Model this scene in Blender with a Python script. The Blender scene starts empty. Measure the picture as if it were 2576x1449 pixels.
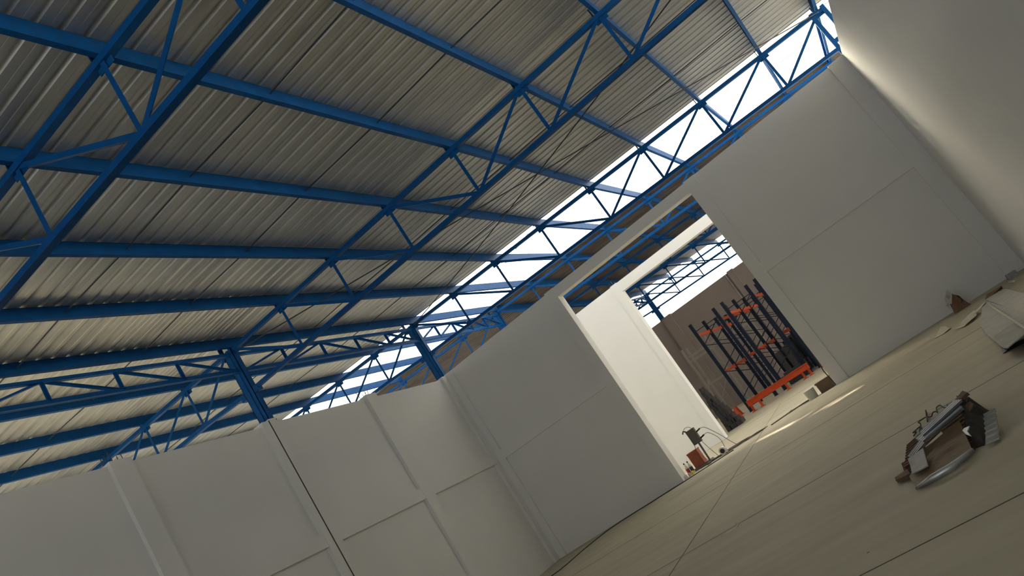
import bpy, bmesh, math, random
from mathutils import Vector, Matrix
random.seed(7)
SC = bpy.context.scene
COL = SC.collection

# ---------------------------------------------------------------- camera
cam_d = bpy.data.cameras.new('camera')
cam = bpy.data.objects.new('camera', cam_d)
COL.objects.link(cam)
CAM = Vector((12.13411829, -21.34587878, 1.6))
ROT = Matrix(((0.7206174362298412, 0.5897376889885001, 0.36458190957319003),
              (0.4351274415869346, 0.024712868034547336, -0.9000296571399833),
              (-0.5397912746419113, 0.8072166576204992, -0.2388025282120155)))
cam.matrix_world = Matrix.Translation(CAM) @ ROT.to_4x4()
FPX = 1999.62
cam_d.sensor_width = 36.0
cam_d.sensor_fit = 'HORIZONTAL'
cam_d.lens = 36.0 * FPX / 2576.0
cam_d.clip_start = 0.05
cam_d.clip_end = 500
SC.camera = cam

# ---------------------------------------------------------------- world, sun, portals, exposure
SUNV = Vector((-1.2, 1.0, 2.0)).normalized()      # towards the sun
w = bpy.data.worlds.new('sky')
SC.world = w
w.use_nodes = True
nt = w.node_tree
nt.nodes.clear()
tc = nt.nodes.new('ShaderNodeTexCoord')
dot = nt.nodes.new('ShaderNodeVectorMath'); dot.operation = 'DOT_PRODUCT'
dot.inputs[1].default_value = Vector((-1.2, 1.0, 1.35)).normalized()   # sky glow added below the sun to light a band on the right wall
nt.links.new(tc.outputs['Generated'], dot.inputs[0])
mx = nt.nodes.new('ShaderNodeMath'); mx.operation = 'MAXIMUM'; mx.inputs[1].default_value = 0.0
nt.links.new(dot.outputs['Value'], mx.inputs[0])
pw = nt.nodes.new('ShaderNodeMath'); pw.operation = 'POWER'; pw.inputs[1].default_value = 11.0
nt.links.new(mx.outputs[0], pw.inputs[0])
glow = nt.nodes.new('ShaderNodeMixRGB'); glow.blend_type = 'MIX'
glow.inputs[1].default_value = (0.93, 0.97, 1.0, 1)
glow.inputs[2].default_value = (62.0, 55.0, 42.0, 1)
nt.links.new(pw.outputs[0], glow.inputs[0])
bg = nt.nodes.new('ShaderNodeBackground'); bg.inputs['Strength'].default_value = 5.0
nt.links.new(glow.outputs[0], bg.inputs['Color'])
wo = nt.nodes.new('ShaderNodeOutputWorld')
nt.links.new(bg.outputs[0], wo.inputs['Surface'])

sd = bpy.data.lights.new('sun', 'SUN'); sd.energy = 34.0; sd.angle = math.radians(1.6); sd.color = (1.0, 0.88, 0.72)
sun = bpy.data.objects.new('sun', sd); COL.objects.link(sun)
sun.rotation_euler = SUNV.to_track_quat('Z', 'Y').to_euler()

def portal(name, x0, x1, y0, y1, z):
    l = bpy.data.lights.new(name, 'AREA'); l.shape = 'RECTANGLE'; l.size = x1 - x0; l.size_y = y1 - y0
    l.cycles.is_portal = True
    o = bpy.data.objects.new(name, l); COL.objects.link(o)
    o.location = ((x0 + x1) / 2, (y0 + y1) / 2, z)
    return o
portal('skylight_portal', -14, 18, 0.45, 6.3, 9.35)
portal('skylight_portal', -14, 18, -31.5, -28.0, 9.35)
pl = portal('gable_portal', -14, 18, -34.6, -27.2, 5.7); pl.location = (2, -34.6, 4.6); pl.rotation_euler = (math.radians(90), 0, 0)
portal('skylight_portal', -14, -9.4, -25.2, 0.45, 9.35)
portal('skylight_portal', -14, 18, 26.6, 37.0, 9.35)

vs = SC.view_settings
vs.view_transform = 'Standard'; vs.look = 'None'; vs.gamma = 1.0; vs.use_curve_mapping = False
vs.exposure = -1.58
SC.display_settings.display_device = 'sRGB'
SC.cycles.use_denoising = True
SC.cycles.max_bounces = 10
SC.cycles.diffuse_bounces = 6
SC.cycles.transparent_max_bounces = 12
SC.cycles.sample_clamp_indirect = 12.0

# ---------------------------------------------------------------- materials
MATS = {}
def mat(name, col, rough=0.6, metal=0.0, noise=0.0, nscale=3.0, stretch=(1, 1, 1), bump=0.0, spec=0.5):
    m = bpy.data.materials.new(name); m.use_nodes = True
    n = m.node_tree; b = n.nodes['Principled BSDF']
    b.inputs['Base Color'].default_value = (*col, 1)
    b.inputs['Roughness'].default_value = rough
    b.inputs['Metallic'].default_value = metal
    b.inputs['Specular IOR Level'].default_value = spec
    if noise or bump:
        t = n.nodes.new('ShaderNodeTexCoord'); mp = n.nodes.new('ShaderNodeMapping')
        mp.inputs['Scale'].default_value = stretch
        n.links.new(t.outputs['Object'], mp.inputs[0])
        tx = n.nodes.new('ShaderNodeTexNoise'); tx.inputs['Scale'].default_value = nscale; tx.inputs['Detail'].default_value = 6
        n.links.new(mp.outputs[0], tx.inputs['Vector'])
        if noise:
            r = n.nodes.new('ShaderNodeMapRange')
            r.inputs['From Min'].default_value = 0.3; r.inputs['From Max'].default_value = 0.7
            r.inputs['To Min'].default_value = 1 - noise; r.inputs['To Max'].default_value = 1 + noise
            n.links.new(tx.outputs['Fac'], r.inputs['Value'])
            v = n.nodes.new('ShaderNodeVectorMath'); v.operation = 'SCALE'
            v.inputs[0].default_value = col
            n.links.new(r.outputs[0], v.inputs['Scale'])
            n.links.new(v.outputs[0], b.inputs['Base Color'])
        if bump:
            bp = n.nodes.new('ShaderNodeBump'); bp.inputs['Strength'].default_value = bump; bp.inputs['Distance'].default_value = 0.02
            n.links.new(tx.outputs['Fac'], bp.inputs['Height'])
            n.links.new(bp.outputs[0], b.inputs['Normal'])
    MATS[name] = m
    return m

mat('wall_paint', (0.71, 0.71, 0.70), 0.85, noise=0.025, nscale=0.8, bump=0.05, spec=0.2)
mat('partition_paint', (0.75, 0.76, 0.775), 0.8, noise=0.02, nscale=0.8, spec=0.2)
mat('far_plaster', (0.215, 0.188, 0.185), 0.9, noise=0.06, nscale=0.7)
mat('blue_paint', (0.0015, 0.055, 0.205), 0.5, spec=0.12, noise=0.12, nscale=5)
mat('dark_rod', (0.02, 0.025, 0.035), 0.5)
mat('rebar_rust', (0.05, 0.035, 0.03), 0.8)
mat('rack_blue', (0.005, 0.011, 0.028), 0.6, spec=0.2)
mat('rack_orange', (0.42, 0.055, 0.013), 0.55, spec=0.2, noise=0.1, nscale=8)
mat('rack_grey', (0.25, 0.235, 0.22), 0.6)
mat('black_plastic', (0.012, 0.014, 0.018), 0.4)
mat('dark_grey', (0.11, 0.10, 0.088), 0.5)
mat('cable_grey', (0.10, 0.09, 0.075), 0.6)
mat('cable_black', (0.02, 0.018, 0.015), 0.6)
mat('red_brown', (0.27, 0.07, 0.035), 0.7, noise=0.1, nscale=6)
mat('white_plastic', (0.7, 0.7, 0.68), 0.4)
mat('label_red', (0.45, 0.03, 0.05), 0.5)
mat('label_navy', (0.03, 0.03, 0.10), 0.5)
mat('yellow_plastic', (0.7, 0.65, 0.04), 0.4)
mat('cardboard_brown', (0.17, 0.095, 0.055), 0.85, noise=0.15, nscale=7)
mat('cardboard_white', (0.46, 0.45, 0.41), 0.8, noise=0.12, nscale=6)
mat('board_white', (0.40, 0.395, 0.37), 0.75, noise=0.1, nscale=5)
mat('paper', (0.55, 0.52, 0.42), 0.85, noise=0.1, nscale=9)
mat('scrap_brown', (0.13, 0.085, 0.045), 0.6, noise=0.25, nscale=6, stretch=(1, 6, 1))
mat('scrap_rust', (0.10, 0.05, 0.03), 0.8, noise=0.3, nscale=12)
mat('scrap_silver', (0.42, 0.44, 0.47), 0.42, metal=0.75, noise=0.15, nscale=9)
mat('scrap_grey', (0.27, 0.28, 0.27), 0.55, metal=0.3, noise=0.15, nscale=8)
mat('scrap_black', (0.025, 0.022, 0.02), 0.7, noise=0.4, nscale=10, bump=0.3)
mat('bucket_grey', (0.5, 0.49, 0.45), 0.5)

# galvanised roof sheet: long streaks along the ribs and cloudy soiling
def roof_metal(nm, c0, c1, met):
    m = bpy.data.materials.new(nm); m.use_nodes = True
    n = m.node_tree; b = n.nodes['Principled BSDF']
    t = n.nodes.new('ShaderNodeTexCoord')
    mp = n.nodes.new('ShaderNodeMapping'); mp.inputs['Scale'].default_value = (0.22, 9.0, 1.0)
    n.links.new(t.outputs['Object'], mp.inputs[0])
    a = n.nodes.new('ShaderNodeTexNoise'); a.inputs['Scale'].default_value = 1.0; a.inputs['Detail'].default_value = 5
    n.links.new(mp.outputs[0], a.inputs['Vector'])
    c = n.nodes.new('ShaderNodeTexNoise'); c.inputs['Scale'].default_value = 0.8; c.inputs['Detail'].default_value = 4
    n.links.new(t.outputs['Object'], c.inputs['Vector'])
    mu = n.nodes.new('ShaderNodeMath'); mu.operation = 'ADD'
    n.links.new(a.outputs['Fac'], mu.inputs[0]); n.links.new(c.outputs['Fac'], mu.inputs[1])
    r = n.nodes.new('ShaderNodeValToRGB')
    r.color_ramp.elements[0].position = 0.36; r.color_ramp.elements[0].color = (*c0, 1)
    r.color_ramp.elements[1].position = 0.66; r.color_ramp.elements[1].color = (*c1, 1)
    d = n.nodes.new('ShaderNodeMath'); d.operation = 'MULTIPLY'; d.inputs[1].default_value = 0.5
    n.links.new(mu.outputs[0], d.inputs[0]); n.links.new(d.outputs[0], r.inputs['Fac'])
    n.links.new(r.outputs['Color'], b.inputs['Base Color'])
    b.inputs['Metallic'].default_value = met
    b.inputs['Roughness'].default_value = 0.47
    MATS[nm] = m
roof_metal('galvanised_sheet', (0.44, 0.46, 0.47), (0.60, 0.605, 0.60), 0.82)
roof_metal('dark_brown_sheet', (0.06, 0.05, 0.05), (0.16, 0.135, 0.128), 0.3)  # darker, browner version of the sheet, for the roof past the skylight

def skylight_sheet(nm, mixv):
    m = bpy.data.materials.new(nm); m.use_nodes = True
    n = m.node_tree; n.nodes.clear()
    tr = n.nodes.new('ShaderNodeBsdfTransparent'); tr.inputs[0].default_value = (0.97, 0.97, 0.95, 1)
    tl = n.nodes.new('ShaderNodeBsdfTranslucent'); tl.inputs[0].default_value = (0.22, 0.23, 0.24, 1)
    mx = n.nodes.new('ShaderNodeMixShader'); mx.inputs[0].default_value = mixv
    n.links.new(tr.outputs[0], mx.inputs[1]); n.links.new(tl.outputs[0], mx.inputs[2])
    o = n.nodes.new('ShaderNodeOutputMaterial'); n.links.new(mx.outputs[0], o.inputs[0])
    MATS[nm] = m
skylight_sheet('translucent_sheet', 0.96)
skylight_sheet('glow_pass_sheet', 0.10)
skylight_sheet('clear_sheet', 0.7)

def concrete_floor():
    m = bpy.data.materials.new('concrete_floor'); m.use_nodes = True
    n = m.node_tree; b = n.nodes['Principled BSDF']
    t = n.nodes.new('ShaderNodeTexCoord')
    a = n.nodes.new('ShaderNodeTexNoise'); a.inputs['Scale'].default_value = 0.55; a.inputs['Detail'].default_value = 9; a.inputs['Roughness'].default_value = 0.62
    n.links.new(t.outputs['Object'], a.inputs['Vector'])
    mp = n.nodes.new('ShaderNodeMapping'); mp.inputs['Scale'].default_value = (0.35, 2.2, 1); mp.inputs['Rotation'].default_value = (0, 0, 0.25)
    n.links.new(t.outputs['Object'], mp.inputs[0])
    c = n.nodes.new('ShaderNodeTexNoise'); c.inputs['Scale'].default_value = 1.4; c.inputs['Detail'].default_value = 6
    n.links.new(mp.outputs[0], c.inputs['Vector'])
    ad = n.nodes.new('ShaderNodeMath'); ad.operation = 'ADD'
    n.links.new(a.outputs['Fac'], ad.inputs[0]); n.links.new(c.outputs['Fac'], ad.inputs[1])
    hf = n.nodes.new('ShaderNodeMath'); hf.operation = 'MULTIPLY'; hf.inputs[1].default_value = 0.5
    n.links.new(ad.outputs[0], hf.inputs[0])
    r = n.nodes.new('ShaderNodeValToRGB')
    r.color_ramp.elements[0].position = 0.35; r.color_ramp.elements[0].color = (0.36, 0.325, 0.235, 1)
    r.color_ramp.elements[1].position = 0.65; r.color_ramp.elements[1].color = (0.48, 0.445, 0.34, 1)
    n.links.new(hf.outputs[0], r.inputs['Fac'])
    # small dark specks
    v = n.nodes.new('ShaderNodeTexVoronoi'); v.inputs['Scale'].default_value = 1.3
    n.links.new(t.outputs['Object'], v.inputs['Vector'])
    lt = n.nodes.new('ShaderNodeMath'); lt.operation = 'LESS_THAN'; lt.inputs[1].default_value = 0.018
    n.links.new(v.outputs['Distance'], lt.inputs[0])
    mxx = n.nodes.new('ShaderNodeMixRGB'); mxx.inputs[2].default_value = (0.05, 0.04, 0.035, 1)
    n.links.new(lt.outputs[0], mxx.inputs[0]); n.links.new(r.outputs['Color'], mxx.inputs[1])
    n.links.new(mxx.outputs[0], b.inputs['Base Color'])
    b.inputs['Roughness'].default_value = 0.62
    b.inputs['Specular IOR Level'].default_value = 0.35
    MATS['concrete_floor'] = m
concrete_floor()
mat('joint_dark', (0.07, 0.06, 0.045), 0.9)

# ---------------------------------------------------------------- mesh helpers
class MB:
    def __init__(s): s.bm = bmesh.new()
    def poly(s, pts):
        vs_ = [s.bm.verts.new(p) for p in pts]
        return s.bm.faces.new(vs_)
    def box(s, x0, x1, y0, y1, z0, z1):
        P = [(x0, y0, z0), (x1, y0, z0), (x1, y1, z0), (x0, y1, z0), (x0, y0, z1), (x1, y0, z1), (x1, y1, z1), (x0, y1, z1)]
        v = [s.bm.verts.new(p) for p in P]
        for f in ((3, 2, 1, 0), (4, 5, 6, 7), (0, 1, 5, 4), (1, 2, 6, 5), (2, 3, 7, 6), (3, 0, 4, 7)):
            s.bm.faces.new([v[i] for i in f])
        return s
    def frame(s, a, b, up):
        a = Vector(a); b = Vector(b); d = (b - a).normalized(); up = Vector(up)
        side = d.cross(up)
        if side.length < 1e-4: side = d.cross(Vector((1, 0, 0)))
        side.normalize(); u = side.cross(d).normalized()
        return a, b, side, u
    def prism(s, a, b, prof, up=(0, 0, 1), closed=True):
        a, b, side, u = s.frame(a, b, up)
        A = [s.bm.verts.new(a + side * p + u * q) for p, q in prof]
        B = [s.bm.verts.new(b + side * p + u * q) for p, q in prof]
        n = len(prof)
        for i in range(n):
            j = (i + 1) % n
            s.bm.faces.new((A[i], A[j], B[j], B[i]))
        s.bm.faces.new(A[::-1]); s.bm.faces.new(B)
        return s
    def bar(s, a, b, w_, h, up=(0, 0, 1)):
        w_ /= 2; h /= 2
        return s.prism(a, b, [(-w_, -h), (w_, -h), (w_, h), (-w_, h)], up)
    def angle(s, a, b, w_, t=0.008, up=(0, 0, 1)):            # L section
        w_ /= 2
        return s.prism(a, b, [(-w_, -w_), (w_, -w_), (w_, -w_ + t), (-w_ + t, -w_ + t), (-w_ + t, w_), (-w_, w_)], up)
    def tube(s, pts, r, n=6, cyc=False):
        pts = [Vector(p) for p in pts]
        rings = []
        for i, p in enumerate(pts):
            d = (pts[min(i + 1, len(pts) - 1)] - pts[max(i - 1, 0)]).normalized()
            up = Vector((0, 0, 1)) if abs(d.z) < 0.9 else Vector((1, 0, 0))
            sd_ = d.cross(up).normalized(); u = sd_.cross(d)
            rr = r[i] if isinstance(r, (list, tuple)) else r
            rings.append([s.bm.verts.new(p + sd_ * rr * math.cos(2 * math.pi * k / n) + u * rr * math.sin(2 * math.pi * k / n)) for k in range(n)])
        for A, B in zip(rings, rings[1:]):
            for k in range(n):
                s.bm.faces.new((A[k], A[(k + 1) % n], B[(k + 1) % n], B[k]))
        s.bm.faces.new(rings[0][::-1]); s.bm.faces.new(rings[-1])
        return s
    def cyl(s, c, r, z0, z1, n=20, r2=None):
        r2 = r if r2 is None else r2
        A = [s.bm.verts.new((c[0] + r * math.cos(2 * math.pi * k / n), c[1] + r * math.sin(2 * math.pi * k / n), z0)) for k in range(n)]
        B = [s.bm.verts.new((c[0] + r2 * math.cos(2 * math.pi * k / n), c[1] + r2 * math.sin(2 * math.pi * k / n), z1)) for k in range(n)]
        for k in range(n): s.bm.faces.new((A[k], A[(k + 1) % n], B[(k + 1) % n], B[k]))
        s.bm.faces.new(A[::-1]); s.bm.faces.new(B)
        return s
    def build(s, name, m, parent=None, smooth=False, solid=0, mods=()):
        bmesh.ops.recalc_face_normals(s.bm, faces=s.bm.faces)
        me = bpy.data.meshes.new(name); s.bm.to_mesh(me); s.bm.free()
        if smooth:
            for f in me.polygons: f.use_smooth = True
        me.materials.append(MATS[m])
        o = bpy.data.objects.new(name, me); COL.objects.link(o)
        if parent:
            o.parent = parent
            o.matrix_parent_inverse = Matrix.Translation(parent.location).inverted()
        if solid:
            md = o.modifiers.new('thick', 'SOLIDIFY'); md.thickness = solid; md.offset = 0
        return o
def tag(o, label, cat, group=None, kind=None):
    o['label'] = label; o['category'] = cat
    if group: o['group'] = group
    if kind: o['kind'] = kind
    return o
def struct(o):
    o['kind'] = 'structure'; return o
def empty(name, loc):
    o = bpy.data.objects.new(name, None); o.location = loc; o.empty_display_size = 0.2; COL.objects.link(o); return o
ORD = ['first', 'second', 'third', 'fourth', 'fifth', 'sixth', 'seventh', 'eighth', 'ninth', 'tenth', 'eleventh', 'twelfth', 'thirteenth', 'fourteenth', 'fifteenth', 'sixteenth', 'seventeenth', 'eighteenth']

# measured points: where the ray through a photo point meets a plane of the room
def at(u, v, ax, val):
    q = ROT @ Vector(((u - 1288) / FPX, -(v - 724.5) / FPX, -1))
    t = (val - CAM[ax]) / q[ax]
    return CAM + q * t

# ---------------------------------------------------------------- roof geometry
# level of the truss nodes: z = a - b*x, b for the main hall (x > 0) and the left aisle (x < 0)
STA = [(-40, 8.36, .016, .03), (-23.04, 8.36, .016, .03), (-15.31, 8.37, .014, .03), (-7.58, 8.41, .017, .035),
       (0.15, 8.47, .041, .045), (6.26, 8.60, .038, .04), (12.9, 8.46, .038, .04), (19.4, 8.30, .035, .035),
       (27.0, 8.66, .035, .035), (40, 8.66, .035, .035)]
def znode(x, y):
    for s0, s1 in zip(STA, STA[1:]):
        if y <= s1[0]:
            k = max(0, (y - s0[0]) / (s1[0] - s0[0]))
            a = s0[1] + k * (s1[1] - s0[1])
            b = (s0[2] + k * (s1[2] - s0[2])) if x > 0 else (s0[3] + k * (s1[3] - s0[3]))
            return a - b * x
    return STA[-1][1] - STA[-1][2] * x
YA, YB, YC, YD, YE, YF, YG = -15.31, -7.58, 0.15, 6.26, 12.9, 19.4, 27.0
NX = [-0.1, 1.67, 3.43, 5.25, 7.13, 8.98, 10.93, 12.85, 14.48]
LX = [-0.38, -1.95, -3.70, -5.40, -7.15, -8.9, -10.65]
HB = 1.14
PUR0, PUR1 = -0.015, 0.225

# ---------------------------------------------------------------- floor
m_ = MB(); m_.box(-16, 24, -40, 40, -0.2, 0); struct(m_.build('floor', 'concrete_floor'))
jm = MB()
def joint(x0, y0, x1, y1, wd=0.012):
    jm.bar((x0, y0, 0.0), (x1, y1, 0.0), wd, 0.004)
joint(0.1, -5.60, 14.2, -5.95); joint(0.1, -10.4, 14.2, -11.1, 0.014); joint(0.1, -15.0, 14.2, -15.5, 0.016)
joint(8.05, -16, 7.62, -8.8, 0.014); joint(7.62, -8.8, 7.05, 0.2, 0.012); joint(7.05, 0.2, 6.7, 6.1, 0.012)
joint(3.0, 6.02, 9.3, 5.7, 0.03)
struct(jm.build('trim_1', 'joint_dark'))

# ---------------------------------------------------------------- walls
ZT = 6.5
b = MB()
# recessed panels
b.box(-0.2, 4.4, 0.07, 0.28, 0, ZT - .02); b.box(9.45, 14.5, 0.07, 0.28, 0, ZT + .02)
# frame
for x0, x1, zt in ((0.0, 0.24, ZT - .04), (4.21, 4.53, ZT), (9.31, 9.65, ZT + .02), (13.83, 14.3, ZT + .04)):
    b.box(x0, x1, 0.0, 0.4, 0, zt)
b.box(0.24, 4.21, 0.0, 0.35, 3.29, 3.59); b.box(9.65, 13.83, 0.0, 0.35, 3.29, 3.59)
b.box(4.53, 9.31, 0.0, 0.4, 6.19, ZT - .01)
struct(b.build('wall_back', 'wall_paint'))
# left wall, low partition below the roof
b = MB()
b.box(-0.27, -0.10, -40, 0.0, 0, 6.30)
for y0, y1, zt in ((-19.9, -19.45, 6.34), (-15.75, -15.3, 6.36), (-11.83, -11.38, 6.35), (-8.03, -7.83, 6.38), (-7.80, -7.58, 6.42), (-4.17, -3.72, 6.44), (-0.25, 0.0, 6.42)):
    b.box(-0.30, 0.0, y0, y1, 0, zt)
b.box(-0.29, -0.005, -40, 0.0, 3.29, 3.59)
b.box(-0.272, -0.098, -7.6, 0.0, 6.29, 6.36)
struct(b.build('wall_left', 'wall_paint'))
jb = MB(); jb.bar((0.003, -7.815, 0), (0.003, -7.815, 6.38), 0.03, 0.006, (1, 0, 0)); struct(jb.build('trim_2', 'cable_black'))
b = MB(); b.box(14.26, 14.55, -40, 0.35, 0, 6.56); struct(b.build('wall_right', 'wall_paint'))
b = MB(); b.box(-16, 24, -34.3, -34, 0, 0.9); struct(b.build('wall_front', 'wall_paint'))
b = MB(); b.box(-14.8, -14.5, -34, 27, 0, 8.6); struct(b.build('wall_side', 'wall_paint'))
b = MB(); b.box(23.7, 24.0, -40, 27, 0, 7.5); struct(b.build('wall_outer', 'wall_paint'))
b = MB(); b.box(-14.5, -0.3, 0.07, 0.28, 0, 5.8); struct(b.build('wall_aisle', 'wall_paint'))
# partition behind the opening, with its own large opening
b = MB()
b.box(-14.5, 4.22, 6.13, 6.42, 0, 6.56); b.box(4.20, 4.49, 6.11, 6.47, 0, 6.58); b.box(4.49, 9.8, 6.11, 6.47, 6.19, 6.56); b.box(9.8, 23.7, 6.13, 6.42, 0, 6.56)
struct(b.build('wall_partition', 'partition_paint'))
b = MB()
b.box(-14.5, 24, 27.0, 27.3, 0, 6.72)
b.box(-0.3, 0.35, 26.85, 27.35, 0, 6.78); b.box(4.6, 5.0, 26.9, 27.35, 0, 6.78)
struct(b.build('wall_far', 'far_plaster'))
# seam strip on far wall
b = MB(); b.bar((4.45, 26.98, 0), (4.45, 26.98, 6.7), .05, .02, (1, 0, 0)); struct(b.build('trim_3', 'wall_paint'))

# ---------------------------------------------------------------- corrugated roof
PITCH = 0.2945
def rib_profile(y0, y1, hgt):
    out = []; y = y0
    prof = ((0.0, 0), (0.105, 0), (0.115, 0.006), (0.125, 0), (0.197, 0), (0.222, hgt), (0.262, hgt), (0.2865, 0))
    k = 0
    while y < y1 - PITCH * .5:
        for dy, h in prof:
            out.append((y + dy, h))
        y += PITCH; k += 1
    out.append((min(y, y1 + .05), 0))
    return out
def sheet(name, y0, y1, m, x0=-14, x1=18, zoff=0.0, hgt=0.042, hole=None):
    bm = bmesh.new()
    prof = rib_profile(y0, y1, hgt)
    if hole:
        fine = []
        for (ya, ha), (yb_, hb_) in zip(prof, prof[1:]):
            n_ = max(1, int((yb_ - ya) / .018))
            fine += [(ya + (yb_ - ya) * q / n_, ha + (hb_ - ha) * q / n_) for q in range(n_)]
        prof = fine + [prof[-1]]
    xs = [q for q in [LX[-1], LX[3], LX[1], 0.0, NX[2], NX[4], NX[6], NX[8]] if x0 < q < x1]; xs = [x0] + xs + [x1]
    if hole: xs = sorted(set(xs + hole[0]))
    rows = []
    for y, h in prof:
        rows.append([bm.verts.new((x, y, znode(x, y) + PUR1 + 0.004 + zoff + h)) for x in xs])
    for j, (A, B) in enumerate(zip(rows, rows[1:])):
        for i in range(len(xs) - 1):
            if hole:
                c = (A[i].co + B[i + 1].co) / 2
                (hx0, hy0, hw0), (hx1, hy1, hw1) = hole[1]
                f = (c.x - hx0) / (hx1 - hx0)
                if 0 <= f <= 1 and abs(c.y - (hy0 + f * (hy1 - hy0))) < hw0 + f * (hw1 - hw0): continue
            bm.faces.new((A[i], A[i + 1], B[i + 1], B[i]))
    me = bpy.data.meshes.new(name); bm.to_mesh(me); bm.free()
    me.materials.append(MATS[m])
    o = bpy.data.objects.new(name, me); COL.objects.link(o)
    return struct(o)
sheet('ceiling', -34, -30.7, 'galvanised_sheet')
sheet('ceiling', -29.2, 0.45, 'galvanised_sheet', x0=-9.5)
sheet('ceiling', 6.22, 26.6, 'dark_brown_sheet', hgt=0.065)
sheet('window_1', 0.25, 6.35, 'translucent_sheet', x1=9.0, zoff=0.012, hole=([1.9 + .08 * i for i in range(46)], ((1.95, 2.85, .06), (5.25, 0.1, .36))))  # tear added in the sheet so the sun draws the floor streak
sheet('window_5', 0.25, 1.0, 'translucent_sheet', x0=9.0, zoff=0.012)
sheet('window_6', 1.02, 6.35, 'glow_pass_sheet', x0=9.0, zoff=0.012)  # nearly see-through stretch, added to let sky glow reach the right wall
sheet('aisle_fill_window', -29.2, 0.45, 'clear_sheet', x1=-9.3, zoff=0.012)  # unseen roof strip added to brighten the left aisle
sheet('window_2', -30.9, -29.0, 'translucent_sheet', zoff=0.012)
sheet('window_3', 26.5, 34.0, 'translucent_sheet', zoff=0.012)

# dark laps between the translucent sheets
b = MB()
for i in range(8):
    y = 0.25 + PITCH * 3 * i + 0.24
    for x0, x1 in ((-14, 0), (0, 14.5)):
        b.bar((x0, y, znode(x0, y) + PUR1 - .004), (x1, y, znode(x1, y) + PUR1 - .004), .012 + .012 * (i % 2), .004)
struct(b.build('trim_4', 'rack_grey'))

# ---------------------------------------------------------------- steel trusses
def truss(y, xs, label, cut=None, zdrop0=0.0, right=True, group=None, cw=0.11, dw=0.07):
    n = len(xs)
    t = empty('roof_truss', (xs[0], y, znode(xs[0], y) - HB - 0.2))
    tag(t, label, 'roof truss', group)
    top = [Vector((x, y, znode(x, y) - 0.06)) for x in xs]
    bot = [Vector((x, y, znode(x, y) - HB + (0.06 if not right and i > 0 else 0))) for i, x in enumerate(xs)]
    m1 = MB()
    for a, c in zip(top, top[1:]): m1.bar(a, c, cw, 0.09)
    m1.build('top_chord', 'blue_paint', t)
    m1 = MB()
    for a, c in zip(bot, bot[1:]): m1.bar(a, c, cw, 0.09)
    m1.build('bottom_chord', 'blue_paint', t)
    mid = (n - 1) // 2 if right else 99
    for i in range(1 if True else 0, n - (1 if right else 0)):
        MB().angle(top[i], bot[i], dw, up=(0, 1, 0)).build('web_post', 'blue_paint', t)
    for i in range(n):
        j = i + 1 if i < mid else i - 1
        if i == mid or j >= n or j < 0: continue
        MB().angle(top[i], bot[j], dw, up=(0, 1, 0)).build('web_diagonal', 'blue_paint', t)
    for i in range(n):
        g = MB(); z = top[i].z
        g.box(xs[i] - .13, xs[i] + .13, y - .006, y + .006, z - .13, z + .03)
        g.box(xs[i] - .10, xs[i] - .085, y - .07, y + .07, z + .045, z + .22)
        g.build('gusset_plate', 'blue_paint', t)
    return t
truss(YA, NX, 'dark blue roof truss nearest the camera, crossing the top left corner')
truss(YB, NX, 'blue roof truss across the middle of the roof, from the column on the left wall')
truss(YC, NX, 'blue roof truss directly above the back wall, dark against the bright skylight')
truss(YD, NX, 'bright blue roof truss just behind the back wall, seen over its top edge', cw=0.15)
truss(YE, NX, 'dark blue roof truss behind the white partition, nearest of the three in the far hall')
truss(YF, NX, 'dark blue roof truss in the far hall, seen just below the partition beam', cw=0.12)
truss(YG, NX, 'thin dark roof truss above the far wall, against the white sky')
truss(YB, LX, 'blue aisle truss left of the nearer wall column, beyond the left wall', right=False)
truss(YC, LX, 'blue aisle truss left of the corner column, in front of the skylight', right=False)
truss(YD, LX, 'bright blue aisle truss behind the corner column, beyond the skylight', right=False)
truss(YG, LX, 'thin dark aisle truss above the far wall, left of its column', right=False)

# purlins: cold formed C sections lying on the trusses
def purlin(x, ys, label, group):
    bm = bmesh.new()
    h0, h1, wd, t, lip = PUR0, PUR1, 0.075, 0.008, 0.02
    prof = [(wd / 2, h0), (wd / 2, h1), (-wd / 2, h1), (-wd / 2, h1 - lip), (-wd / 2 + t, h1 - lip), (-wd / 2 + t, h1 - t), (wd / 2 - t, h1 - t),
            (wd / 2 - t, h0 + t), (-wd / 2 + t, h0 + t), (-wd / 2 + t, h0 + lip), (-wd / 2, h0 + lip), (-wd / 2, h0)]
    rings = [[bm.verts.new((x + p, y, znode(x, y) + q)) for p, q in prof] for y in ys]
    n = len(prof)
    for A, B in zip(rings, rings[1:]):
        for k in range(n): bm.faces.new((A[k], A[(k + 1) % n], B[(k + 1) % n], B[k]))
    bm.faces.new(rings[0][::-1]); bm.faces.new(rings[-1])
    bmesh.ops.recalc_face_normals(bm, faces=bm.faces)
    me = bpy.data.meshes.new('roof_purlin'); bm.to_mesh(me); bm.free(); me.materials.append(MATS['blue_paint'])
    o = bpy.data.objects.new('roof_purlin', me); COL.objects.link(o)
    return tag(o, label, 'purlin', group)
FRONT = [-27.0, -23.04, YA, YB, YC, 6.20]
BACK = [6.32, YE, YF, YG]
for i, x in enumerate(NX):
    lab = 'blue roof purlin along the line of the left wall top' if i == 0 else ('blue roof purlin along the right wall top, ending at the double post' if i == 8 else 'long blue roof purlin of the main hall, %s one in from the left wall' % ORD[i - 1])
    purlin(x, FRONT, lab, 'roof purlins of the main hall')
    purlin(x, BACK, 'dark roof purlin beyond the partition, %s from the left' % ORD[i], 'roof purlins of the far hall')
for i, x in enumerate(LX[1:]):
    purlin(x, FRONT, 'bright blue purlin of the aisle beyond the left wall, %s out from the wall' % ORD[i], 'roof purlins of the left aisle')

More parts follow.
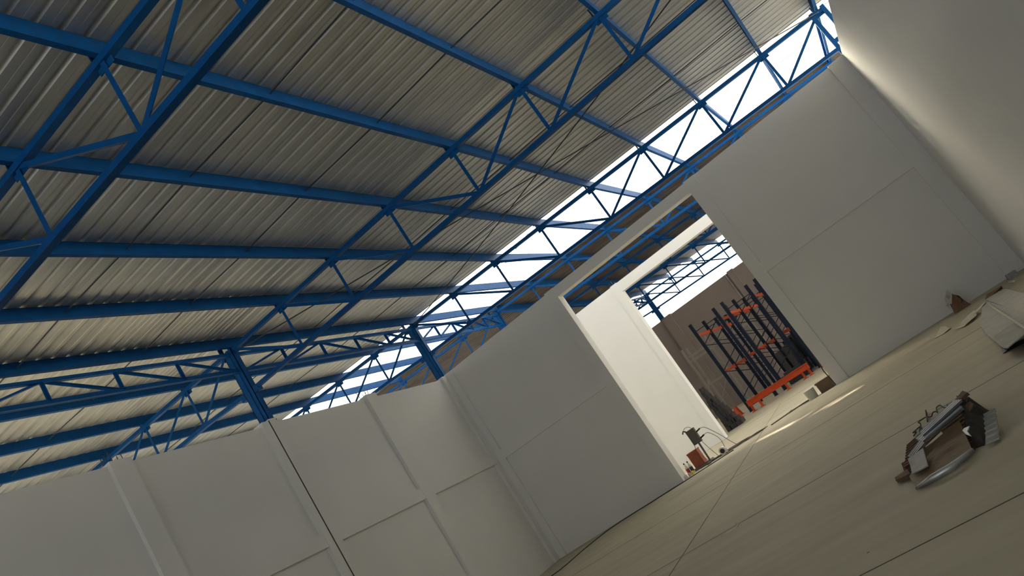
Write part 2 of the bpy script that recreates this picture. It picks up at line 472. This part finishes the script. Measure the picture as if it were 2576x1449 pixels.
# longitudinal lattice girders between the columns on the left wall
def side_girder(y0, y1, label, mat_='blue_paint', sw=2, x=-0.2):
    t = empty('lattice_girder', (x, y0, 7.6)); tag(t, label, 'lattice girder')
    n = 5; y0 += .12; y1 -= .12; ys = [y0 + (y1 - y0) * i / n for i in range(n + 1)]
    zt_ = lambda y: znode(-.2, y) - 0.155
    top = [Vector((x, y, zt_(y))) for y in ys]; bot = [Vector((x, y, zt_(y) - 0.44)) for y in ys]
    m1 = MB(); [m1.bar(a, c, .08, .075) for a, c in zip(top, top[1:])]; m1.build('top_chord', mat_, t)
    m1 = MB()
    for a, c in zip(bot, bot[1:]):
        m1.bar(a, c, .02, .12); m1.bar(a + Vector((0.03, 0, -.05)), c + Vector((0.03, 0, -.05)), .08, .012)
    m1.build('bottom_chord', mat_, t)
    for i in range(1, n): MB().angle(top[i], bot[i], .06, up=(1, 0, 0)).build('web_post', mat_, t)
    for i in range(n + 1):
        if i >= sw and i < n: MB().angle(top[i], bot[i + 1], .055, up=(1, 0, 0)).build('web_diagonal', mat_, t)
        if i <= sw and i > 0: MB().angle(top[i], bot[i - 1], .055, up=(1, 0, 0)).build('web_diagonal', mat_, t)
side_girder(YA, YB, 'shallow blue lattice girder running left from the nearer wall column')
side_girder(YB, YC, 'shallow blue lattice girder between the two columns on the left wall')
side_girder(YC, YD, 'shallow lattice girder behind the corner column, below the skylight')
side_girder(YF, YG, 'shallow dark lattice girder in the far hall, left of the far column')

# columns standing on the walls
def column(x, y, z0, z1, label, far=False):
    t = empty('steel_column', (x, y, z0)); tag(t, label, 'steel column')
    b = MB()
    b.box(x - .15, x - .135, y - .08, y + .08, z0, z1); b.box(x + .135, x + .15, y - .08, y + .08, z0, z1)
    b.box(x - .15, x + .15, y - .08, y - .068, z0, z1); b.box(x - .15, x + .15, y + .068, y + .08, z0, z1)
    b.box(x - .03, x + .03, y - .10, y - .08, z0, z1)
    b.build('shaft', 'blue_paint', t)
    MB().box(x - .19, x + .17, y - .15, y + .12, z0 - .02, z0).build('base_plate', 'rebar_rust', t)
    zb = znode(x, y) - HB
    b = MB(); b.box(x + .15, x + .30, y - .07, y + .07, zb - .12, zb + .02); b.box(x - .30, x - .15, y - .07, y + .07, zb - .12, zb + .02)
    b.build('bracket', 'blue_paint', t)
column(-0.25, YB, 6.42, znode(-.2, YB) - .02, 'blue steel column standing on the left wall, the nearer one')
column(-0.25, YC, 6.44, znode(-.2, YC) - .02, 'blue steel column standing on the corner of left and back walls')
column(-0.25, YD, 6.62, znode(-.2, YD) - .02, 'bright blue steel column behind the back wall, on the partition')
column(-0.25, YG, 6.74, znode(-.2, YG) - .02, 'dark steel column standing on the far wall, against the sky')
t = empty('double_post', (14.5, YC, 6.56)); tag(t, 'pair of blue steel posts with batten plates on the right wall top', 'steel column')
for x in (14.31, 14.63):
    MB().box(x - .05, x + .05, YC - .06, YC + .06, 6.56, znode(14.5, YC) + .02).build('post', 'blue_paint', t)
for z in (6.62, 6.95, 7.80):
    MB().box(14.35, 14.59, YC - .05, YC + .05, z - .05, z + .05).build('batten_plate', 'blue_paint', t)

# sag rods and cross bracing
k = 0
for ys, where in (((YA, YB), 'bay nearest the camera'), ((YB, YC), 'bay before the skylight')):
    for f in (0.345, 0.68):
        y = ys[0] + (ys[1] - ys[0]) * f
        b = MB(); b.tube([(x, y + (0.03 if i % 2 else -0.03), znode(x, y) + .10) for i, x in enumerate(LX[::-1] + NX)], .012)
        tag(b.build('sag_rod', 'dark_rod'), 'thin dark tie rod through the purlins, %s one in the %s' % (('nearer' if f < .5 else 'farther'), where), 'tie rod')
def cable(x0, y0, x1, y1, lab):
    b = MB(); n = 12
    b.tube([(x0 + (x1 - x0) * i / n, y0 + (y1 - y0) * i / n, znode(x0 + (x1 - x0) * i / n, y0 + (y1 - y0) * i / n) - .10 - 0.05 * math.sin(math.pi * i / n)) for i in range(n + 1)], .014)
    tag(b.build('bracing_cable', 'dark_rod'), lab, 'bracing cable')
cable(NX[0], YB + .1, NX[8], YC - .1, 'dark diagonal bracing cable from the nearer wall column to the double post')
cable(NX[0], YC - .1, NX[8], YB + .1, 'dark diagonal bracing cable rising from the corner column to the right')

# rebar stubs
def rebars(pts, where, m='rebar_rust'):
    for (x, y, z, dx, dy, h) in pts:
        b = MB(); b.tube([(x, y, z - .02), (x + dx * .5, y + dy * .5, z + h * .6), (x + dx, y + dy, z + h)], .008)
        tag(b.build('rebar', m), 'rusty reinforcing bar end sticking up from %s' % where, 'rebar', 'bar ends on %s' % where)
rebars([(-.2 + .02 * i, -11.80 + .09 * i, 6.35, .0, -.02 * (i % 3), h) for i, h in enumerate((.16, .2, .24, .12, .14))], 'the left wall pilaster farthest from the corner')
rebars([(-.22 + .05 * (i % 3), -4.13 + .08 * i, 6.44, .05 * (i % 2), -.06 + .03 * i, h) for i, h in enumerate((.2, .12, .17, .14, .19))], 'the left wall pilaster nearer the corner')
rebars([(4.25 + .07 * i, .2, 6.5, -.1, .02, h) for i, h in enumerate((.14, .16, .15, .1))], 'the pilaster left of the opening')
rebars([(4.24 + .07 * i, 6.3, 6.56, -.06 + .04 * i, .02, h) for i, h in enumerate((.18, .22, .12))], 'the partition pilaster', 'cable_grey')

# ---------------------------------------------------------------- racks in the far hall
def rack_frame(x, y, label, h=4.3, dx=1.2, m='rack_blue'):
    t = empty('rack_frame', (x, y, 0)); tag(t, label, 'rack frame', 'upright frames of the pallet racks')
    for xx in (x, x + dx):
        b = MB(); b.box(xx - .07, xx + .07, y - .05, y + .05, 0, h); b.box(xx - .09, xx + .09, y - .08, y + .08, 0, .012)
        b.build('upright', m, t)
    zs = [.35 + .62 * i for i in range(7)]
    MB().bar((x, y, .2), (x + dx, y, .2), .03, .03).build('brace', m, t)
    MB().bar((x, y, h - .38), (x + dx, y, h - .38), .03, .03).build('brace', m, t)
    side = 0; z = h - .38; st = .66
    while z > .9:
        MB().bar((x + dx * (1 - side), y, z), (x + dx * side, y, z - st), .03, .03).build('brace', m, t)
        z -= st; side = 1 - side
for r, (x, rl) in enumerate(((4.4, 'left row'), (6.03, 'middle row'), (7.66, 'right row'))):
    for i in range(4):
        y = 12.0 + 2.55 * i
        rack_frame(x, y, 'dark blue pallet rack upright frame, %s, %s back from the front' % (rl, ORD[i]))
    for j, xx in enumerate((x, x + 1.2)):
        for lev, z in (('top', 3.75), ('middle', 1.9)):
            for i in range(3):
                if lev == 'middle' and (i == 2): continue
                b = MB(); y0 = 12.045 + 2.55 * i
                b.box(xx - .025, xx + .025, y0, y0 + 2.46, z - .06, z + .06)
                b.box(xx - .035, xx + .035, y0, y0 + .03, z - .1, z + .1); b.box(xx - .035, xx + .035, y0 + 2.43, y0 + 2.46, z - .1, z + .1)
                tag(b.build('rack_beam', 'rack_orange'), 'orange rack beam, %s level of the %s, %s side, %s bay' % (lev, rl, ('left' if j == 0 else 'right'), ORD[i]), 'rack beam', 'orange beams of the pallet racks')
# low orange beam assembly lying in front of the racks
t = empty('barrier_rail', (4.2, 10.2, 0)); tag(t, 'long orange steel rail on short feet in front of the pallet racks', 'barrier rail')
BA, BB = Vector((4.75, 10.6, .38)), Vector((7.5, 10.6, .38))
b = MB(); b.bar(BA, BB, .12, .17); b.bar(BA + Vector((0, .0, .10)), BB + Vector((0, 0, .10)), .20, .03); b.bar(BA + Vector((0, 0, -.10)), BB + Vector((0, 0, -.10)), .20, .03)
b.build('rail', 'rack_orange', t)
for x in (4.82, 5.2, 6.4, 7.15, 7.42):
    b = MB(); b.box(x - .04, x + .04, 10.56, 10.66, 0, .30); b.box(x - .10, x + .10, 10.5, 10.7, 0, .02)
    b.build('foot', 'rack_orange', t)
for nm, (x, y, h) in enumerate(((3.85, 12.0, .5), (3.4, 14.2, .45), (7.95, 11.0, .55))):
    b = MB(); b.box(x - .14, x + .14, y - .14, y + .14, 0, .02)
    b.cyl((x, y), .13, .02, h, 4, .05)
    tag(b.build('column_guard', 'rack_orange'), ('small orange post guard on the far floor, left of the racks', 'small orange post guard farther back, beside the left rack row', 'orange post guard at the right edge of the opening')[nm], 'column guard')
# dark stacked goods under the racks
random.seed(3)
for i, (x, y, z, sx, sy, sz) in enumerate(((6.64, 13.3, .55, .8, 1.8, .9), (6.64, 15.85, .5, .8, 1.8, 1.2), (8.26, 13.3, .6, .8, 1.8, 2.1), (8.26, 15.85, 0.6, .8, 1.9, 2.6))):
    b = MB()
    b.box(x - sx / 2, x + sx / 2, y - sy / 2, y + sy / 2, 0.02, z)
    for q in range(14):
        cx_, cy_ = x + random.uniform(-.36, .36) * sx, y + random.uniform(-.38, .38) * sy
        hh = random.uniform(.5, 1) * sz
        b.box(cx_ - .12, cx_ + .12, cy_ - .16, cy_ + .16, z - .02, z + hh)
    tag(b.build('stacked_parts', 'black_plastic'), ('low dark heap of rack parts inside the middle row', 'dark heap of rack parts deeper in the middle row', 'tall dark heap of parts inside the front bay of the right rack row', 'tallest dark heap of parts, deeper inside the right rack row')[i], 'stacked parts', kind='thing')
# bundle of black uprights beside the partition jamb
t = empty('crate_stack', (4.3, 8.5, 0)); tag(t, 'tall dark stack of black crates just inside the partition opening', 'crate stack')
random.seed(5)
for q in range(11):
    x = 4.10 + .06 * q; h = 1.9 - .17 * q
    for z in range(int(h / .17)):
        j = random.uniform(-.03, .03)
        MB().box(x - .03 + j, x + .035 + j, 8.3 + .1 * j, 8.9, z * .17, z * .17 + .166).build('crate', 'black_plastic', t)
# grey shelving and pipes against the far wall
t = empty('grey_racking', (1.5, 23.5, 0)); tag(t, 'pale grey racking with cross braces standing by the far wall', 'racking')
for i, x in enumerate((0.6, 1.9, 3.2, 4.5)):
    for y in (23.0, 24.1):
        MB().box(x - .06, x + .06, y - .05, y + .05, 0, 4.3).build('upright', 'rack_grey', t)
    MB().bar((x, 23.0, 3.0), (x, 24.1, 2.2), .04, .04).build('brace', 'rack_grey', t)
    MB().bar((x, 23.0, 1.6), (x, 24.1, 2.2), .04, .04).build('brace', 'rack_grey', t)
for z in (3.5, 3.75, 1.9):
    for y in (23.0, 24.1):
        MB().box(.6, 4.5, y - .03, y + .03, z - .05, z + .05).build('shelf_beam', 'rack_grey', t)
for x in (0.6, 1.9, 3.2):
    MB().bar((x, 23.0, .6), (x + 1.3, 23.0, 1.8), .035, .035).build('brace', 'rack_grey', t)

# ---------------------------------------------------------------- distribution board on a stand, in the opening
YS = 0.55
def S(a, b_, y=YS): return at(1650 + a / 6.587, 1000 + b_ / 6.587, 1, y)
foot = S(900, 1040)
t = empty('power_stand', (foot.x, YS, 0)); tag(t, 'grey electrical box on a wooden post stand in the opening', 'power stand')
topc = S(690, 760)
fx = foot.x; bx = S(615, 655); zt0, zt1 = S(690, 765).z, S(560, 530).z
b = MB(); b.bar((fx, YS, 0), (fx + .02, YS, zt0 + .05), .045, .045); b.build('post', 'dark_grey', t)
b = MB(); b.box(fx - .12, fx + .14, YS - .06, YS + .06, zt0, zt1); sb = b.build('switch_box', 'dark_grey', t)
b = MB(); b.box(fx - .35, fx + .4, YS - .05, YS + .05, 0, .045); b.box(fx - .05, fx + .05, YS - .3, YS + .3, 0, .05); b.build('base', 'dark_grey', t)
for z in (zt0 + .28, zt0 + .08):
    b = MB(); b.tube([(fx + .13, YS, z), (fx + .28, YS - .02, z + .03)], .022, 8); b.build('plug', 'cable_black', sb)
b = MB(); b.tube([(fx - .1, YS - .03, zt1 + .0), (fx - .16, YS - .05, zt1 + .05), (fx - .21, YS - .06, zt1 - .01)], .02, 8); b.build('connector', 'cable_black', sb)
def wire(name, pts, r, m, lab, cat='cable', sm=5):
    # catmull-rom smoothing
    P = [Vector(p) for p in pts]; P = [P[0]] + P + [P[-1]]; out = []
    for i in range(1, len(P) - 2):
        for k_ in range(sm):
            s_ = k_ / sm
            a, b_, c, d = P[i - 1], P[i], P[i + 1], P[i + 2]
            out.append(0.5 * ((2 * b_) + (c - a) * s_ + (2 * a - 5 * b_ + 4 * c - d) * s_ ** 2 + (3 * b_ - a - 3 * c + d) * s_ ** 3))
    out.append(P[-2])
    o = MB().tube(out, r, 6).build(name, m, smooth=True)
    return tag(o, lab, cat)
e1 = Vector((fx + .28, YS - .02, zt0 + .31)); e2 = Vector((fx + .28, YS - .02, zt0 + .11))
wire('cable', [e1, e1 + Vector((.15, 0, -.06)), e1 + Vector((.4, -.05, -.45)), e1 + Vector((.62, -.1, -.85)), (fx + 1.1, YS - .15, .02), (fx + 1.5, YS - .2, .015)], .008, 'cable_grey', 'grey cable looping from the upper plug down to the floor')
wire('cable', [e2, e2 + Vector((.14, 0, -.02)), e2 + Vector((.3, 0, -.3)), e2 + Vector((.3, -.1, -.6)), (fx + .5, YS - .1, .03), (fx + .3, YS - .15, .015)], .008, 'cable_grey', 'grey cable curving from the lower plug back to the stand foot')
wire('cable', [(fx - .1, YS - .07, zt0 + .01), (fx - .14, YS - .07, zt0 - .12), (fx - .1, YS - .08, zt0 - .3), (fx + .0, YS - .1, .04), (fx - .1, YS - .16, .012)], .007, 'cable_grey', 'thin cable hanging from the bottom left of the electrical box')
wire('cable', [(fx - .15, YS - .05, zt1 + .05), (fx - .05, YS - .06, zt1 + .10), (fx + .08, YS - .06, zt1 + .04), (fx + .12, YS - .07, zt0 + .2), (fx + .16, YS - .07, zt0 - .1), (fx + .3, YS - .1, .05), (fx + .38, YS - .14, .012)], .007, 'cable_grey', 'cable arching over the top of the electrical box')
random.seed(11)
for q in range(7):
    p0 = Vector((fx + .55, YS - .25 + .06 * q, .012)); p1 = Vector((7.0 + .05 * q, .35 - .05 * q, .012))
    pts = []
    for i in range(9):
        f = i / 8
        wob = math.sin(math.pi * f) * .12
        pts.append(p0.lerp(p1, f) + Vector((random.uniform(-.06, .06), random.uniform(-wob, wob), .006 * q)))
    wire('cable', pts, .008, 'cable_grey', 'grey cable strand in the tangled bundle on the floor, %s from the wall side' % ORD[q])['group'] = 'tangled cables in the opening'
wire('cable', [(1.0, -3.3, .01), (1.6, -3.1, .01), (1.75, -1.6, .01), (2.2, -.42, .01), (3.5, -.30, .01), (4.6, -.30, .01), (5.3, -.2, .01), (6.2, -.1, .01)], .012, 'cable_black', 'thin black cable lying along the foot of the back wall')
# red-brown box, pipe, bottles
rb = S(790, 1120, .75)
b = MB(); b.box(rb.x - .20, rb.x + .12, .62, .9, .07, .50)
b.box(rb.x - .21, rb.x + .13, .61, .91, .47, .51)
tag(b.build('storage_box', 'red_brown'), 'reddish brown box standing left of the electrical stand', 'box')
b = MB(); b.box(rb.x - .3, rb.x + .3, .60, .95, 0, .068)
tag(b.build('wooden_board', 'dark_grey'), 'dark wooden board lying under the reddish brown box', 'board')
b = MB(); px = fx + .5
b.tube([(px, .50, .11), (px + .02, .26, .11)], .10, 18); o = b.build('pipe_roll', 'white_plastic', smooth=False); tag(o, 'short white pipe piece lying beside the stand foot', 'pipe')
b = MB(); b.tube([(px + .02, .262, .11), (px + .021, .255, .11)], .065, 16); b.build('bore_dark_disc', 'cable_black', o)  # black disc painted in for the shaded inside of the pipe
for q, (a_, c_) in enumerate(((490, 1150), (545, 1115))):
    p0 = S(a_ + 85, c_ + 120, .45)
    x = p0.x
    t = empty('bottle', (x, .45, 0)); tag(t, ('white plastic bottle with red label by the left jamb', 'white plastic bottle with dark label, right of the red one')[q], 'bottle')
    b = MB(); b.cyl((x, .45), .05, 0, .24, 14); b.cyl((x, .45), .05, .24, .31, 14, .018); b.cyl((x, .45), .018, .31, .33, 10); bb = b.build('bottle_body', 'white_plastic', t)
    b = MB(); b.cyl((x, .45), .021, .33, .37, 10); b.build('cap', 'cable_black', t)
    b = MB(); b.cyl((x, .45), .0515, .07, .2, 14); b.build('label_band', ('label_red', 'label_navy')[q], bb)
for q in range(3):
    x = fx - .72 + .11 * q; y = .2
    b = MB(); b.cyl((x, y), .04, 0, .10, 12, .035)
    tag(b.build('paint_cup', ('white_plastic', 'bucket_grey', 'yellow_plastic')[q]), ('small white cup on the floor by the left jamb', 'small grey cup between the white and yellow ones', 'small yellow cup on the floor near the left jamb')[q], 'cup')
# right side of the opening: bucket, dark box, looped rope, vertical cable on the jamb
b = MB(); b.box(8.86, 9.24, .2, .5, 0, .27); b.box(8.84, 9.26, .18, .52, .25, .29)
tag(b.build('tool_box', 'scrap_brown'), 'dark brown box against the right jamb of the opening', 'box')
b = MB(); b.cyl((8.62, .3), .13, 0, .26, 20, .15); tag(b.build('bucket', 'bucket_grey'), 'pale grey bucket left of the dark box by the right jamb', 'bucket')
wire('rope', [(8.5, .35, .02), (8.3, .45, .02), (8.0, .55, .02), (7.85, .42, .02), (8.0, .3, .03), (8.3, .32, .04), (8.48, .3, .04)], .016, 'cable_grey', 'grey rope loop lying left of the bucket', 'rope')
wire('rope', [(7.95, .5, .035), (7.8, .42, .02), (7.55, .25, .02), (7.35, .12, .02)], .016, 'cable_grey', 'straight grey rope end pointing left from the loop', 'rope')
wire('cable', [(9.295, .1, 1.3), (9.29, .12, 1.0), (9.28, .1, .7), (9.25, .1, .45), (9.27, .12, .2), (9.28, .14, .02)], .014, 'cable_black', 'black cable running down the right jamb of the opening')

# ---------------------------------------------------------------- scrap heap and rubbish on the floor
def D(a, b_, z=0.0): return at(2200 + a / 5.176, 970 + b_ / 5.176, 2, z)
def flat(name, pts, m, lab, cat, th=.006, group=None, ribs=0):
    P = [D(*p) for p in pts]
    b = MB()
    c = sum(P, Vector()) / len(P)
    vs_ = [b.bm.verts.new(p) for p in P]; vc = b.bm.verts.new(c)
    for i in range(len(P)): b.bm.faces.new((vs_[i], vs_[(i + 1) % len(P)], vc))
    o = b.build(name, m, solid=th)
    return tag(o, lab, cat, group)
def ribbed(name, a, b_, c, d, m, lab, n=5, amp=.02, cat='metal sheet'):
    # corrugated strip between edge a-b and edge d-c, ribs run along a-b
    A, B_, C_, D_ = [D(*p) for p in (a, b_, c, d)]
    bm = MB()
    nrm = (B_ - A).cross(D_ - A).normalized()
    rows = []
    N = n * 4
    for i in range(N + 1):
        f = i / N; h = amp * (1 if (i % 4) in (1, 2) else -1) * .5
        rows.append([bm.bm.verts.new(A.lerp(D_, f).lerp(B_.lerp(C_, f), g) + nrm * h) for g in (0, .33, .66, 1)])
    for r0, r1 in zip(rows, rows[1:]):
        for k_ in range(3): bm.bm.faces.new((r0[k_], r0[k_ + 1], r1[k_ + 1], r1[k_]))
    return tag(bm.build(name, m, solid=.004), lab, cat)
ribbed('metal_sheet', (360, 1030, .03), (1280, 560, .04), (1300, 830, .015), (420, 1190, .02), 'scrap_rust', 'rusty corrugated sheet at the bottom of the scrap heap', 7, .03)
ribbed('metal_sheet', (430, 800, .10), (1190, 120, .12), (1190, 560, .08), (400, 1090, .05), 'scrap_rust', 'rust coloured corrugated sheet with a toothed left edge in the heap', 8, .04)
flat('metal_sheet', [(650, 800, .14), (880, 600, .17), (1110, 470, .17), (1270, 830, .05), (1000, 1020, .04), (540, 1330, .03), (455, 1190, .05)], 'scrap_brown', 'broad brown curved sheet on the front of the scrap heap', 'metal sheet', .008)
b = MB(); pts = [D(540, 1340, .02), D(760, 1200, .045), D(1000, 1060, .05), D(1280, 840, .05)]
b.tube(pts, [.012, .03, .03, .02], 8); tag(b.build('metal_strip', 'scrap_silver', smooth=True), 'silver rolled metal edge along the front of the heap', 'metal strip')
ribbed('metal_sheet', (545, 700, .20), (1080, 230, .26), (1160, 300, .24), (640, 740, .18), 'scrap_silver', 'long silver ribbed sheet along the top of the scrap heap', 4, .03)
ribbed('metal_sheet', (600, 610, .22), (1050, 200, .30), (1150, 190, .30), (640, 660, .22), 'scrap_silver', 'upper silver ribbed strip of the heap, nearest the wire', 3, .025)
ribbed('metal_sheet', (450, 930, .14), (620, 700, .19), (660, 760, .17), (500, 960, .12), 'scrap_silver', 'short silver ribbed piece at the left of the heap', 3, .03)
flat('metal_sheet', [(440, 960, .14), (635, 815, .17), (700, 1045, .10), (600, 1100, .09), (495, 1150, .08), (475, 1060, .10)], 'scrap_grey', 'small grey folded sheet at the left of the heap', 'metal sheet', .01)
flat('metal_sheet', [(1170, 560, .19), (1240, 530, .19), (1210, 600, .18), (1260, 660, .17), (1200, 640, .17), (1150, 590, .18)], 'scrap_silver', 'small bent silver scrap in the middle of the heap', 'metal sheet', .01)
flat('metal_bar', [(1060, 190, .30), (1160, 80, .32), (1225, 100, .32), (1150, 175, .30), (1040, 215, .29)], 'scrap_rust', 'rusty bar end at the top tip of the heap', 'metal bar', .03)
flat('metal_bar', [(280, 1215, .03), (440, 1100, .05), (480, 1160, .05), (290, 1250, .03)], 'scrap_rust', 'rusty bar end at the lower left of the heap', 'metal bar', .03)
flat('metal_sheet', [(660, 800, .18), (870, 600, .20), (885, 620, .20), (750, 740, .18)], 'paper', 'pale torn strip on the brown sheet of the heap', 'strip', .006)
# crumpled dark sheeting, a bumpy lump
random.seed(21)
def lump(name, pts, h, m, lab, cat, n=9):
    P = [D(*p) for p in pts]; c = sum(P, Vector()) / len(P)
    b = MB(); rings = []
    for k_ in range(4):
        f = k_ / 3; ring = []
        for p in P:
            q = p.lerp(c, f * .85); ring.append(b.bm.verts.new((q.x + random.uniform(-.02, .02), q.y + random.uniform(-.03, .03), (0 if k_ == 0 else h * math.sin(f * 1.57) + random.uniform(-.05, .05)))))
        rings.append(ring)
    for A, B_ in zip(rings, rings[1:]):
        for i in range(len(P)): b.bm.faces.new((A[i], A[(i + 1) % len(P)], B_[(i + 1) % len(P)], B_[i]))
    b.bm.faces.new(rings[-1]); b.bm.faces.new(rings[0][::-1])
    return tag(b.build(name, m), lab, cat)
lump('plastic_sheeting', [(1200, 620), (1180, 480), (1230, 330), (1300, 300), (1420, 300), (1560, 330), (1500, 420), (1430, 560), (1450, 760), (1290, 840)], .24, 'scrap_black', 'crumpled black sheeting at the right of the heap', 'sheeting')
ribbed('metal_sheet', (1420, 380, .13), (1570, 300, .14), (1632, 705, .02), (1460, 775, .03), 'scrap_grey', 'grey corrugated sheet leaning on the right side of the heap', 6, .012)
flat('metal_sheet', [(1180, 260, .24), (1250, 205, .25), (1290, 240, .25), (1240, 330, .22)], 'scrap_rust', 'brown curled scrap near the top right of the heap', 'metal sheet', .01)
wpts = [(510, 655), (545, 600), (500, 615), (560, 560), (600, 530), (615, 570), (585, 600), (600, 500), (570, 480), (620, 440), (680, 410), (690, 470), (675, 390), (665, 320), (680, 360), (685, 405), (740, 400), (760, 350), (800, 340), (820, 350), (805, 290), (850, 255), (890, 280), (940, 285), (950, 245)]
o = wire('steel_wire', [D(a, c, .02 + .012 * (i % 3)) for i, (a, c) in enumerate(wpts)], .007, 'rebar_rust', 'tangled rusty wire beside the top of the scrap heap', 'wire', 4)

# boards, papers and broken box by the right end of the back wall
def X(a, b_, z=0.0): return at(2320 + a / 6.04, 680 + b_ / 6.04, 2, z)
def XY(a, b_, y): return at(2320 + a / 6.04, 680 + b_ / 6.04, 1, y)
def piece(name, P, m, lab, cat, th=.006, parent=None):
    b = MB(); vs_ = [b.bm.verts.new(p) for p in P]; b.bm.faces.new(vs_)
    bmesh.ops.triangulate(b.bm, faces=b.bm.faces[:])
    o = b.build(name, m, parent, solid=th)
    return tag(o, lab, cat) if lab else o
big = piece('white_board', [X(880, 830, .06), X(930, 460, .05), X(1546 + 500, 780, .08), X(1546 + 500, 830, .16), X(1546, 975, .17), X(1300, 1180, .16), X(1230, 1180, .14), X(970, 965, .06)], 'board_white', 'large pale board lying on the floor at the right edge', 'board', .012)
for q_, (a0, a1) in enumerate((((1010, 520), (1560, 880)), ((1090, 1010), (1400, 780)))):
    b = MB(); p0, p1 = X(*a0, .085 + .03 * q_), X(*a1, .13 + .01 * q_); b.bar(p0, p1, .03, .012); b.build('board_seam', 'paper', big)
piece('white_board', [X(1215, 270, .04), X(1546 + 300, 420, .05), X(1546 + 300, 760, .05), X(960, 450, .03)], 'cardboard_white', 'pale board farther back against the right end wall', 'board', .01)
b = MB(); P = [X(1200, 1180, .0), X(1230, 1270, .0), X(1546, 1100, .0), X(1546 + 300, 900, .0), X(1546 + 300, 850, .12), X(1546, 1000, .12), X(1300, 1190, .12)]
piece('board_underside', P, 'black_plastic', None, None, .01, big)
piece('paper_scrap', [X(190, 1035, .01), X(280, 860, .04), X(350, 850, .05), X(420, 880, .03), X(330, 960, .01)], 'paper', 'pointed pale paper scrap, leftmost by the back wall', 'paper scrap', .004)
piece('paper_scrap', [X(470, 900, .02), X(580, 850, .03), X(600, 780, .05), X(720, 660, .06), X(790, 600, .06), X(830, 680, .05), X(700, 790, .04), X(640, 850, .02)], 'paper', 'long crumpled pale strip in front of the broken box', 'paper scrap', .004)
piece('paper_scrap', [X(780, 660, .06), X(940, 480, .08), X(960, 490, .08), X(850, 620, .06)], 'paper', 'thin pale strip leaning behind the crumpled one', 'paper scrap', .004)
piece('paper_scrap', [X(1290, 185, .06), X(1350, 160, .09), X(1420, 140, .08), X(1400, 180, .04)], 'paper', 'small pale scrap near the far right corner', 'paper scrap', .004)
b = MB(); c0, c1 = X(970, 440, 0), X(1210, 270, 0)
piece('cardboard_piece', [X(960, 440, .0), X(990, 360, .10), X(1200, 235, .12), X(1230, 280, .02), X(1010, 440, .0)], 'cardboard_brown', 'brown cardboard piece leaning at the foot of the wall', 'cardboard', .02)
b = MB(); q = X(1380, 110, 0); b.box(q.x - .1, q.x + .12, q.y - .15, q.y + .1, 0, .12); tag(b.build('rubble_block', 'scrap_grey'), 'small grey block near the far right corner', 'block')
# broken carton with torn flaps
yb = -.75
t = empty('broken_carton', XY(620, 750, yb) * 1); t.location.z = 0; tag(t, 'torn brown and white carton standing by the back wall', 'carton')
# tall torn carton: brown faces
f1 = [XY(620, 750, yb), XY(800, 590, yb + .0), XY(800, 550, yb), XY(510, 380, yb), XY(455, 360, yb), XY(430, 520, yb), XY(500, 660, yb)]
b = MB(); w0, w1 = XY(560, 700, yb), XY(760, 570, yb)
def quadprism(pts, dy, name, m, par):
    b = MB(); A = [b.bm.verts.new(p) for p in pts]; B_ = [b.bm.verts.new(p + Vector((0, dy, 0))) for p in pts]
    n = len(pts)
    for i in range(n): b.bm.faces.new((A[i], A[(i + 1) % n], B_[(i + 1) % n], B_[i]))
    b.bm.faces.new(A); b.bm.faces.new(B_[::-1])
    return b.build(name, m, par)
quadprism(f1, .28, 'carton_body', 'cardboard_brown', t)
quadprism([XY(350, 430, yb - .02), XY(380, 300, yb - .02), XY(452, 352, yb - .02), XY(450, 510, yb - .02), XY(370, 520, yb - .02)], .26, 'torn_flap', 'cardboard_white', t)
quadprism([XY(360, 540, yb - .01), XY(410, 520, yb - .01), XY(430, 590, yb - .01)], .2, 'torn_flap', 'cardboard_white', t)
quadprism([XY(500, 372, yb - .015), XY(560, 385, yb - .015), XY(635, 455, yb - .015), XY(590, 500, yb - .015), XY(600, 450, yb - .015)], .01, 'tear_dark_patch', 'scrap_black', t)  # flat dark plate, shade of the carton's inside put in as colour
quadprism([XY(360, 375, yb - .03), XY(410, 370, yb - .03), XY(430, 400, yb - .03), XY(410, 445, yb - .03), XY(360, 410, yb - .03)], .01, 'tear_dark_patch', 'scrap_grey', t)
# pale curved mark of spilled plaster on the floor
wire('plaster_trail', [at(u, v, 2, .003) for u, v in ((1815, 1350), (1835, 1338), (1852, 1328), (1857, 1320), (1850, 1315))], .012, 'paper', 'pale curved plaster trail on the floor joint', 'plaster trail')
